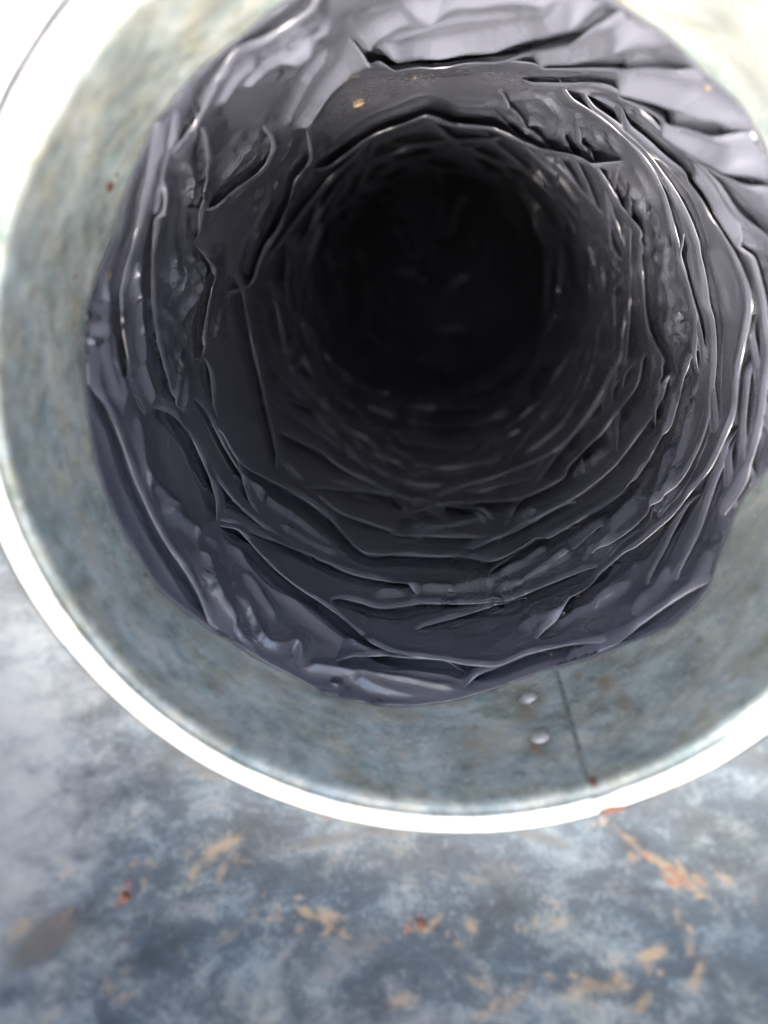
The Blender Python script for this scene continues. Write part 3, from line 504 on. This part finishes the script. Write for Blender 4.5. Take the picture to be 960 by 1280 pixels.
# where the nearer layer carries the crease, it swells into a ridge just before it dives under the farther layer
for f in list(FOLDS):
    if f[0] == 's' and f[1] == 'n' and f[2] > .0241 and min(f[5::2]) < 2.2:
        p_ = np.array(f[4:]).reshape(-1, 2); l_ = np.log(p_[:, 1]+1.6); g_ = np.stack([p_[:, 0], l_], -1)
        t_ = np.gradient(g_, axis=0); t_ /= np.hypot(t_[:, 0], t_[:, 1])[:, None]+1e-9
        n_ = np.stack([t_[:, 1], -t_[:, 0]], -1)*(1 if p_[-1, 0] > p_[0, 0] else -1)
        for off_, hh_, ww_ in ((9, .26, 5.),):
            g2 = g_+n_*off_*(np.exp(l_)/960.)[:, None]; s2_ = np.maximum(np.exp(g2[:, 1])-1.6, .38)
            FOLDS.append(('c', 'n', f[2]*hh_, ww_, *np.stack([g2[:, 0], s2_], -1).ravel()))
NTH, NS = 1100, 420
TH = np.linspace(-PI, PI, NTH, endpoint=False)[None, :]
ea = np.array(EDGE); ea = np.vstack([ea[-3:]-[2*PI, 0], ea, ea[:3]+[2*PI, 0]])
se = np.interp(TH[0], ea[:, 0], ea[:, 1]); ker = np.hanning(9); ker /= ker.sum()
se = np.convolve(np.concatenate([se[-8:], se, se[:8]]), ker, 'same')[8:-8]
se = se+.006*noise2(TH[0]*30/PI, 0*TH[0], 77, 60)
q0 = 1/(se+1.6); q1 = 1/(13.+1.6)
jj = np.linspace(0, 1, NS)[:, None]
SS = 1/(q0[None, :]+(q1-q0[None, :])*jj)-1.6
TH = np.broadcast_to(TH, SS.shape)
VV = np.log(SS+1.6)
U0 = TH+.010*fbm(TH*8/PI, VV*6, 31, 2, 16); V0 = VV+.010*fbm(TH*8/PI, VV*6+9, 47, 2, 16)
HH = np.zeros_like(SS); GR = np.zeros_like(SS)
vrow_min = V0.min(1); vrow_max = V0.max(1)
TAB_X = np.arange(0, 4000)*.25
TAB = [noise2(TAB_X, 0*TAB_X+.37+i, 300+i) for i in range(6)]
def catmull(p, n=4):
    p = np.vstack([2*p[0]-p[1], p, 2*p[-1]-p[-2]]); out = []
    for i in range(1, len(p)-2):
        for k in range(n):
            x = k/n; out.append(.5*((2*p[i])+(-p[i-1]+p[i+1])*x+(2*p[i-1]-5*p[i]+4*p[i+1]-p[i+2])*x*x+(-p[i-1]+3*p[i]-3*p[i+1]+p[i+2])*x**3))
    return np.array(out+[p[-2]])
for fi, f in enumerate(FOLDS):
    kind, over, h, wpx = f[:4]; pts = np.array(f[4:]).reshape(-1, 2)
    pl = np.stack([pts[:, 0], np.log(pts[:, 1]+1.6)], -1)
    pl = catmull(pl, 3)
    px1 = (np.exp(pl[:, 1].mean()))/960.          # one photo pixel in (angle, log depth) units
    w = wpx*px1*1.15; mg = 4.2*w if kind != 's' else 24*px1
    um = .5*(pl[:, 0].min()+pl[:, 0].max()); uh = .5*(pl[:, 0].max()-pl[:, 0].min())+mg
    c0 = int(math.floor((um-uh+PI)/(2*PI)*NTH)); c1 = int(math.ceil((um+uh+PI)/(2*PI)*NTH))
    cols = np.mod(np.arange(c0, c1+1), NTH); 
    rows = np.where((vrow_max >= pl[:, 1].min()-mg) & (vrow_min <= pl[:, 1].max()+mg))[0]
    if len(rows) == 0: continue
    r0_, r1_ = rows[0], rows[-1]+1
    u = U0[r0_:r1_][:, cols]; v = V0[r0_:r1_][:, cols]
    u = um+np.mod(u-um+PI, 2*PI)-PI
    dmin = np.full(u.shape, 9.); sgn = np.ones(u.shape); tt = np.zeros(u.shape); nx = np.zeros(u.shape); ny = np.zeros(u.shape)
    sl = np.hypot(*np.diff(pl, axis=0).T); cum = np.concatenate([[0], np.cumsum(sl)]); tot = cum[-1]
    lefty = (np.diff(pl, axis=0)[:, 0]).sum()       # normal (-dv, du): its log-depth component is du
    flip = -1 if lefty > 0 else 1                   # so that + is towards smaller depth
    if abs(lefty) < .25*tot:                        # nearly axial fold
        flip = -1 if (np.diff(pl, axis=0)[:, 0]*1.0).sum() > 0 else 1
    if over == 'f' and kind == 's': flip = -flip
    vlo = v.min(1); vhi = v.max(1); ulo = u[0, 0]; un = u.shape[1]
    for k in range(len(pl)-1):
        a, b = pl[k], pl[k+1]; dx, dy = b-a; L2 = dx*dx+dy*dy+1e-12; L = math.sqrt(L2)
        rw = np.where((vhi >= min(a[1], b[1])-mg) & (vlo <= max(a[1], b[1])+mg))[0]
        if len(rw) == 0: continue
        x0 = (min(a[0], b[0])-mg-(um-uh))/(2*PI)*NTH; x1 = (max(a[0], b[0])+mg-(um-uh))/(2*PI)*NTH
        sl_ = (slice(rw[0], rw[-1]+1), slice(max(0, int(x0)-8), min(un, int(x1)+9)))
        us = u[sl_]; vs_ = v[sl_]
        ts = np.clip(((us-a[0])*dx+(vs_-a[1])*dy)/L2, 0, 1)
        ex = us-a[0]-ts*dx; ey = vs_-a[1]-ts*dy; d = np.hypot(ex, ey); m = d < dmin[sl_]
        cr = (-dy*ex+dx*ey)*flip
        dmin[sl_] = np.where(m, d, dmin[sl_]); sgn[sl_] = np.where(m, np.where(cr >= 0, 1, -1), sgn[sl_]); tt[sl_] = np.where(m, (cum[k]+ts*L)/tot, tt[sl_])
        nx[sl_] = np.where(m, -dy/L*flip, nx[sl_]); ny[sl_] = np.where(m, dx/L*flip, ny[sl_])
    full = (dmin, sgn, tt, nx, ny)
    near_m = dmin < mg
    if not near_m.any(): continue
    ri, ci = np.nonzero(near_m)
    dmin, sgn, tt, nx, ny = (q_[near_m] for q_ in full)
    gi = (ri+r0_, cols[ci])
    d = dmin*sgn
    tl = min(.3, 14*px1/tot)+.05
    n1d = lambda f_, sd: np.interp(tt*tot*f_+fi*7.31, TAB_X, TAB[sd])
    env = sstep(0, tl, tt)*sstep(0, tl, 1-tt)*(1+.35*n1d(9, 0))
    if kind == 's':                     # the layer under a fold sinks away beside its edge
        dp = d/px1; GR[gi] = np.maximum(GR[gi], .45*min(h, .04)*env*np.exp(-(np.maximum(np.abs(dp)-3, 0)/6)**2))
    elif kind == 'c':
        HH[gi] += 1.3*h*np.clip(env*(.8+1.1*n1d(5, 2)), 0, 1.5)*np.exp(-(np.abs(d)/np.where(d > 0, .45*w, 1.2*w))**1.3)
    elif kind == 'b':                   # broad soft swell
        HH[gi] += 1.4*h*env*np.exp(-(np.abs(d)/np.where(d > 0, .55*w, 1.4*w))**1.7)
    else:
        val = 1.3*h*env*(np.exp(-(np.sqrt(dmin**2+(.8*px1)**2)-.8*px1)/np.where(d > 0, .5*w, 1.3*w))-.22*np.exp(-(dmin/(2.6*w))**2))
        HH[gi] += val*np.exp(-np.maximum(dmin-3.2*w, 0)/(.4*w))

# crumpled patches and fine slanting wrinkles
cz = np.zeros_like(SS)
for a0, s0, rr2, v in CRUMPLE:
    cz = np.maximum(cz, v*np.exp(-((np.angle(np.exp(1j*(TH-a0))))**2+(VV-math.log(s0+1.6))**2)/rr2**2))
glint = np.zeros_like(SS)                # patches where the film is finely crinkled and slick
for a0, s0, r0_ in GLINT:
    c_ = int((a0+PI)/(2*PI)*NTH); hw = int(2.6*r0_/(2*PI)*NTH)+2; cc = np.mod(np.arange(c_-hw, c_+hw), NTH)
    dd = (np.angle(np.exp(1j*(TH[:, cc]-a0))))**2+(VV[:, cc]-math.log(s0+1.6))**2
    glint[:, cc] = np.maximum(glint[:, cc], np.exp(-dd/r0_**2))
glint = glint*sstep(-.18, .22, noise2(TH*26/PI, VV*20+TH*9/PI, 66, 52))
cz = np.maximum(cz, .45*glint)
tri = lambda x: 2*np.abs(x-np.floor(x+.5))          # folded-paper facets: triangle waves in slanting directions
wpu = .35*fbm(TH*8/PI, VV*6, 61, 3, 16); wpv = .35*fbm(TH*8/PI, VV*6+4, 63, 3, 16)
cr = 0
for k, (a_, b_, am) in enumerate(((14, 9, .5), (-9, 15, .45), (22, -4, .3), (5, 24, .28), (-30, 17, .14))):
    cr = cr+am*(tri(TH*round(a_*2.2)/(2*PI)*2+VV*b_*1.0+wpu*(.8+.3*k)+.37*k+wpv*.7)-.5)
HH += cz*.021*cr
HH += .007*fbm(TH*5/PI, VV*4, 87, 2, 10)
# ---- the tube itself
ds = SS-se[None, :]
HH = HH*sstep(0, .10, ds)
def seat(r, ds_, s_):                   # keep the film inside the collar and let its free edge lie on the metal
    r = np.minimum(r, np.where(s_ < 1.4, .9885, 1.03))
    return r+.004*np.exp(-ds_/.004)
def r_base(s_, ds_): return .986-.016*sstep(0, .25, ds_)-.010*sstep(1.5, 3, s_)
def place(r, u_, s_):                   # the hose curves away further down
    b_ = .11*np.maximum(s_-6.0, 0)**2/(1+.06*np.maximum(s_-6.0, 0))
    return np.stack([r*np.cos(u_)-.25*b_, r*np.sin(u_)+.9*b_, -s_], -1)
RR = seat(r_base(SS, ds)-HH+GR*sstep(.02, .15, ds), ds, SS)
P = place(RR, TH, SS); S2 = SS
dust = np.zeros_like(SS)
for a0, s0, ra, rv_, v in DUST:
    dust = np.maximum(dust, v*np.exp(-((np.angle(np.exp(1j*(TH-a0)))/ra)**2+((VV-math.log(s0+1.6))/rv_)**2)))
gloss = np.clip(cz+.6*sstep(.0, .4, noise2(TH*9/PI, VV*9, 95, 18)), 0, 1)

QN = np.linspace(0, 1, NS)
def sample(arrs, u_, s_):               # bilinear look-up in the (angle, depth) grid
    x = np.mod((u_+PI)/(2*PI), 1)*NTH; x0 = np.floor(x).astype(int); fx = x-x0; x0 %= NTH; x1 = (x0+1) % NTH
    e_ = se[x0]*(1-fx)+se[x1]*fx
    qq0 = 1/(e_+1.6); y = np.clip((1/(s_+1.6)-qq0)/(q1-qq0), 0, 1)*(NS-1); y0 = np.minimum(np.floor(y).astype(int), NS-2); fy = y-y0
    return e_, [(a_[y0, x0]*(1-fx)+a_[y0, x1]*fx)*(1-fy)+(a_[y0+1, x0]*(1-fx)+a_[y0+1, x1]*fx)*fy for a_ in arrs]
# ---- every fold is a layer of film: a rounded crease edge, then a smooth sheet that dives under its neighbours
grids = [(P, True, dict(dust=dust, gloss=gloss, glint=glint, fa=TH*400/70, fb=VV*400/7, fc=np.zeros_like(SS)), False)]
for fi, f in enumerate(FOLDS):
    kind, over, h, wpx = f[:4]
    if kind != 's': continue
    pts = np.array(f[4:]).reshape(-1, 2); pl = catmull(np.stack([pts[:, 0], np.log(pts[:, 1]+1.6)], -1), 8)
    px1 = np.exp(pl[:, 1].mean())/960.
    # run the ends on a little so that they sink away under the neighbours
    a_ = pl[0]-(pl[3]-pl[0])/np.hypot(*(pl[3]-pl[0]))*14*px1; b_ = pl[-1]+(pl[-1]-pl[-4])/np.hypot(*(pl[-1]-pl[-4]))*14*px1
    pl = np.vstack([a_, pl, b_])
    cum = np.concatenate([[0], np.cumsum(np.hypot(*np.diff(pl, axis=0).T))]); tot = cum[-1]
    nt = max(12, int(tot/(2.5*px1))); tq = np.linspace(0, 1, nt)
    L = np.stack([np.interp(tq*tot, cum, pl[:, 0]), np.interp(tq*tot, cum, pl[:, 1])], -1)
    kk = np.hanning(9); kk /= kk.sum(); Lp = np.vstack([np.repeat(L[:1], 4, 0), L, np.repeat(L[-1:], 4, 0)])
    Ls = np.stack([np.convolve(Lp[:, c_], kk, 'valid') for c_ in (0, 1)], -1); Ls[0] = L[0]; Ls[-1] = L[-1]; L = Ls
    tg = np.gradient(L, axis=0); kk = np.hanning(25); kk /= kk.sum()
    tp = np.vstack([np.repeat(tg[:1], 12, 0), tg, np.repeat(tg[-1:], 12, 0)]); tg = np.stack([np.convolve(tp[:, c_], kk, 'valid') for c_ in (0, 1)], -1)
    tg /= np.hypot(tg[:, 0], tg[:, 1])[:, None]+1e-12
    sgn_ = 1 if (pl[-1, 0]-pl[0, 0]) > 0 else -1
    nn = np.stack([tg[:, 1], -tg[:, 0]], -1)*sgn_                 # towards the mouth
    nn = -nn                                                      # layers lap towards the mouth
    h = ((.58 if over == 'n' else .66)+.5*float(sstep(1.5, 2.6, np.median(np.exp(pl[:, 1])-1.6))))*h
    T1 = lambda fr, sd: np.interp(tq*tot/px1*fr/100+fi*7.31, TAB_X, TAB[sd])
    L = L+nn*(.7*px1*T1(2.0, 0))[:, None]
    tl = min(.42, 45*px1/tot); env = sstep(0, tl, tq)*sstep(0, tl, 1-tq)
    W = wpx*3.3*(.55+.45*env)*(1+.35*T1(1.0, 1))                  # layer width in photo pixels
    sc = .6
    rows = [(9, -.016), (4, -.0145), (1.4, -.0125), (.1, -.0095), (-.5, -.0062), (-.2, -.0032), (.8, -.0010), (2.2, 0), (4, 0), (6, 0), (8.5, 0)]
    fr = np.linspace(0, 1, 20)[1:]
    D = np.stack([np.full(nt, a0) for a0, _ in rows]+[8.5+(np.maximum(W, 14)-8.5)*x for x in fr])
    zc = np.stack([np.full(nt, b0*sc) for _, b0 in rows]+[np.zeros(nt)]*len(fr))
    dn = np.clip(D/np.maximum(W, 14)[None, :], 0, 1)
    top = h*(1-1.45*dn**1.25)+(.0045+.12*h)*np.exp(-((D-4.0)/np.where(D > 4, 4.5, 3.0))**2)*np.clip(.7+1.1*T1(2.2, 2), .1, 1.5)[None, :]
    for k in range(4):                                            # tension creases running along the layer
        cpos = (.16+.22*k)+.10*np.sin(fi*2.1+k*1.3)+.22*T1(.7, 3+k % 3)
        top = top+.16*h*np.clip(.25+1.5*T1(.6+.15*k, (k+2) % 6), 0, 1.2)[None, :]*np.exp(-np.abs(dn-cpos[None, :])/np.where(dn > cpos[None, :], .10, .05))*sstep(6, 12, D)
    prof = -.022+(zc+top+.022)*(.0+env)[None, :]
    pxl = np.exp(L[:, 1])/960.
    u_ = L[None, :, 0]+nn[None, :, 0]*D*pxl[None, :]; v_ = L[None, :, 1]+nn[None, :, 1]*D*pxl[None, :]
    s_ = np.exp(v_)-1.6
    e_, _ = sample([], u_, s_)
    s_ = np.maximum(s_, e_+.004)
    e_, (g_, du_, gl_, gt_, gr_) = sample([HH, dust, gloss, glint, GR], u_, s_)
    dse = s_-e_
    r_ = seat(r_base(s_, dse)-g_-.004-prof*sstep(-.01, .07, dse)+gr_*sstep(9, 19, D)*sstep(.02, .12, dse), dse, s_)
    grids.append((place(r_, u_, s_), False, dict(dust=du_, gloss=gl_, glint=gt_, fa=np.broadcast_to(tq*tot/px1/70+fi*5.7, D.shape), fb=D/7., fc=np.full(D.shape, fi*3.1)), False))
liner = empty('duct_liner', (0, 0, -.5*S))
tag(liner, 'black plastic film sleeve scrunched into spiral folds inside the metal collar', 'duct liner')
link('sleeve', grids_mesh('sleeve', grids), mat_film, liner, (0, 0, .5*S))

# ------------------------------------------------------------------ crumbs and grit lying on the film
def on_film(name, mat, a0, s0, r, sx, label, cat, group=None, seed=0):
    j = int(round((a0+PI)/(2*PI)*NTH)) % NTH; i = int(np.argmin(np.abs(S2[:, j]-s0)))
    p = P[i, j]; n = Vector((-math.cos(a0), -math.sin(a0), 0))
    u = np.linspace(.02, PI-.02, 9)[:, None]; a = np.linspace(0, 2*PI, 12, endpoint=False)[None, :]
    k = 1+.5*noise2(np.cos(a)*np.sin(u)*1.7+seed*2.3, np.cos(u)*1.7+np.sin(a), seed)
    me = grid_mesh(name, np.stack([r*sx*k*np.sin(u)*np.cos(a), r*k*np.sin(u)*np.sin(a), .6*r*k*np.cos(u)+0*a], -1), closed_u=True, flip=True)
    o = link(name, me, mat, None, (Vector(p)+n*r*.35)*S)
    o.rotation_euler = n.to_track_quat('Z', 'Y').to_euler(); tag(o, label, cat, group); return o
G = 'crumbs of dirt on the black film'
on_film('crumb', mat_seed, -.77, 2.75, .012, 1.2, 'tan crumb deep in the tube on its lower right wall', 'crumb', G, 1)
on_film('crumb', mat_palefleck, -1.099, .85, .0075, 1.3, 'pale grain beside the fold line in the lower right of the film', 'crumb', G, 2)
on_film('crumb', mat_seed, -1.023, .914, .006, 1.1, 'tiny yellow grain just above the pale grain on the film', 'crumb', G, 3)
on_film('crumb', mat_seed, .864, .625, .008, 1.2, 'orange-tan crumb on the bright fold at the upper right edge', 'crumb', G, 4)
on_film('crumb', mat_grit, 2.84, .555, .009, 1.5, 'dark speck of grit on the pale left edge of the film', 'grit', G, 5)
on_film('dirt_clump', mat_seed, 1.948, 1.93, .013, 2.0, 'brown dirt clump on the dusty band at the upper left', 'dirt', G, 6)
on_film('crumb', mat_seed, 1.696, 1.75, .007, .8, 'small yellow crumb on the dusty band at the top', 'crumb', G, 7)
on_film('twig', mat_seed, .593, 1.70, .006, 6., 'thin brown twig on the shiny crumpled band at the right', 'twig', G, 8)
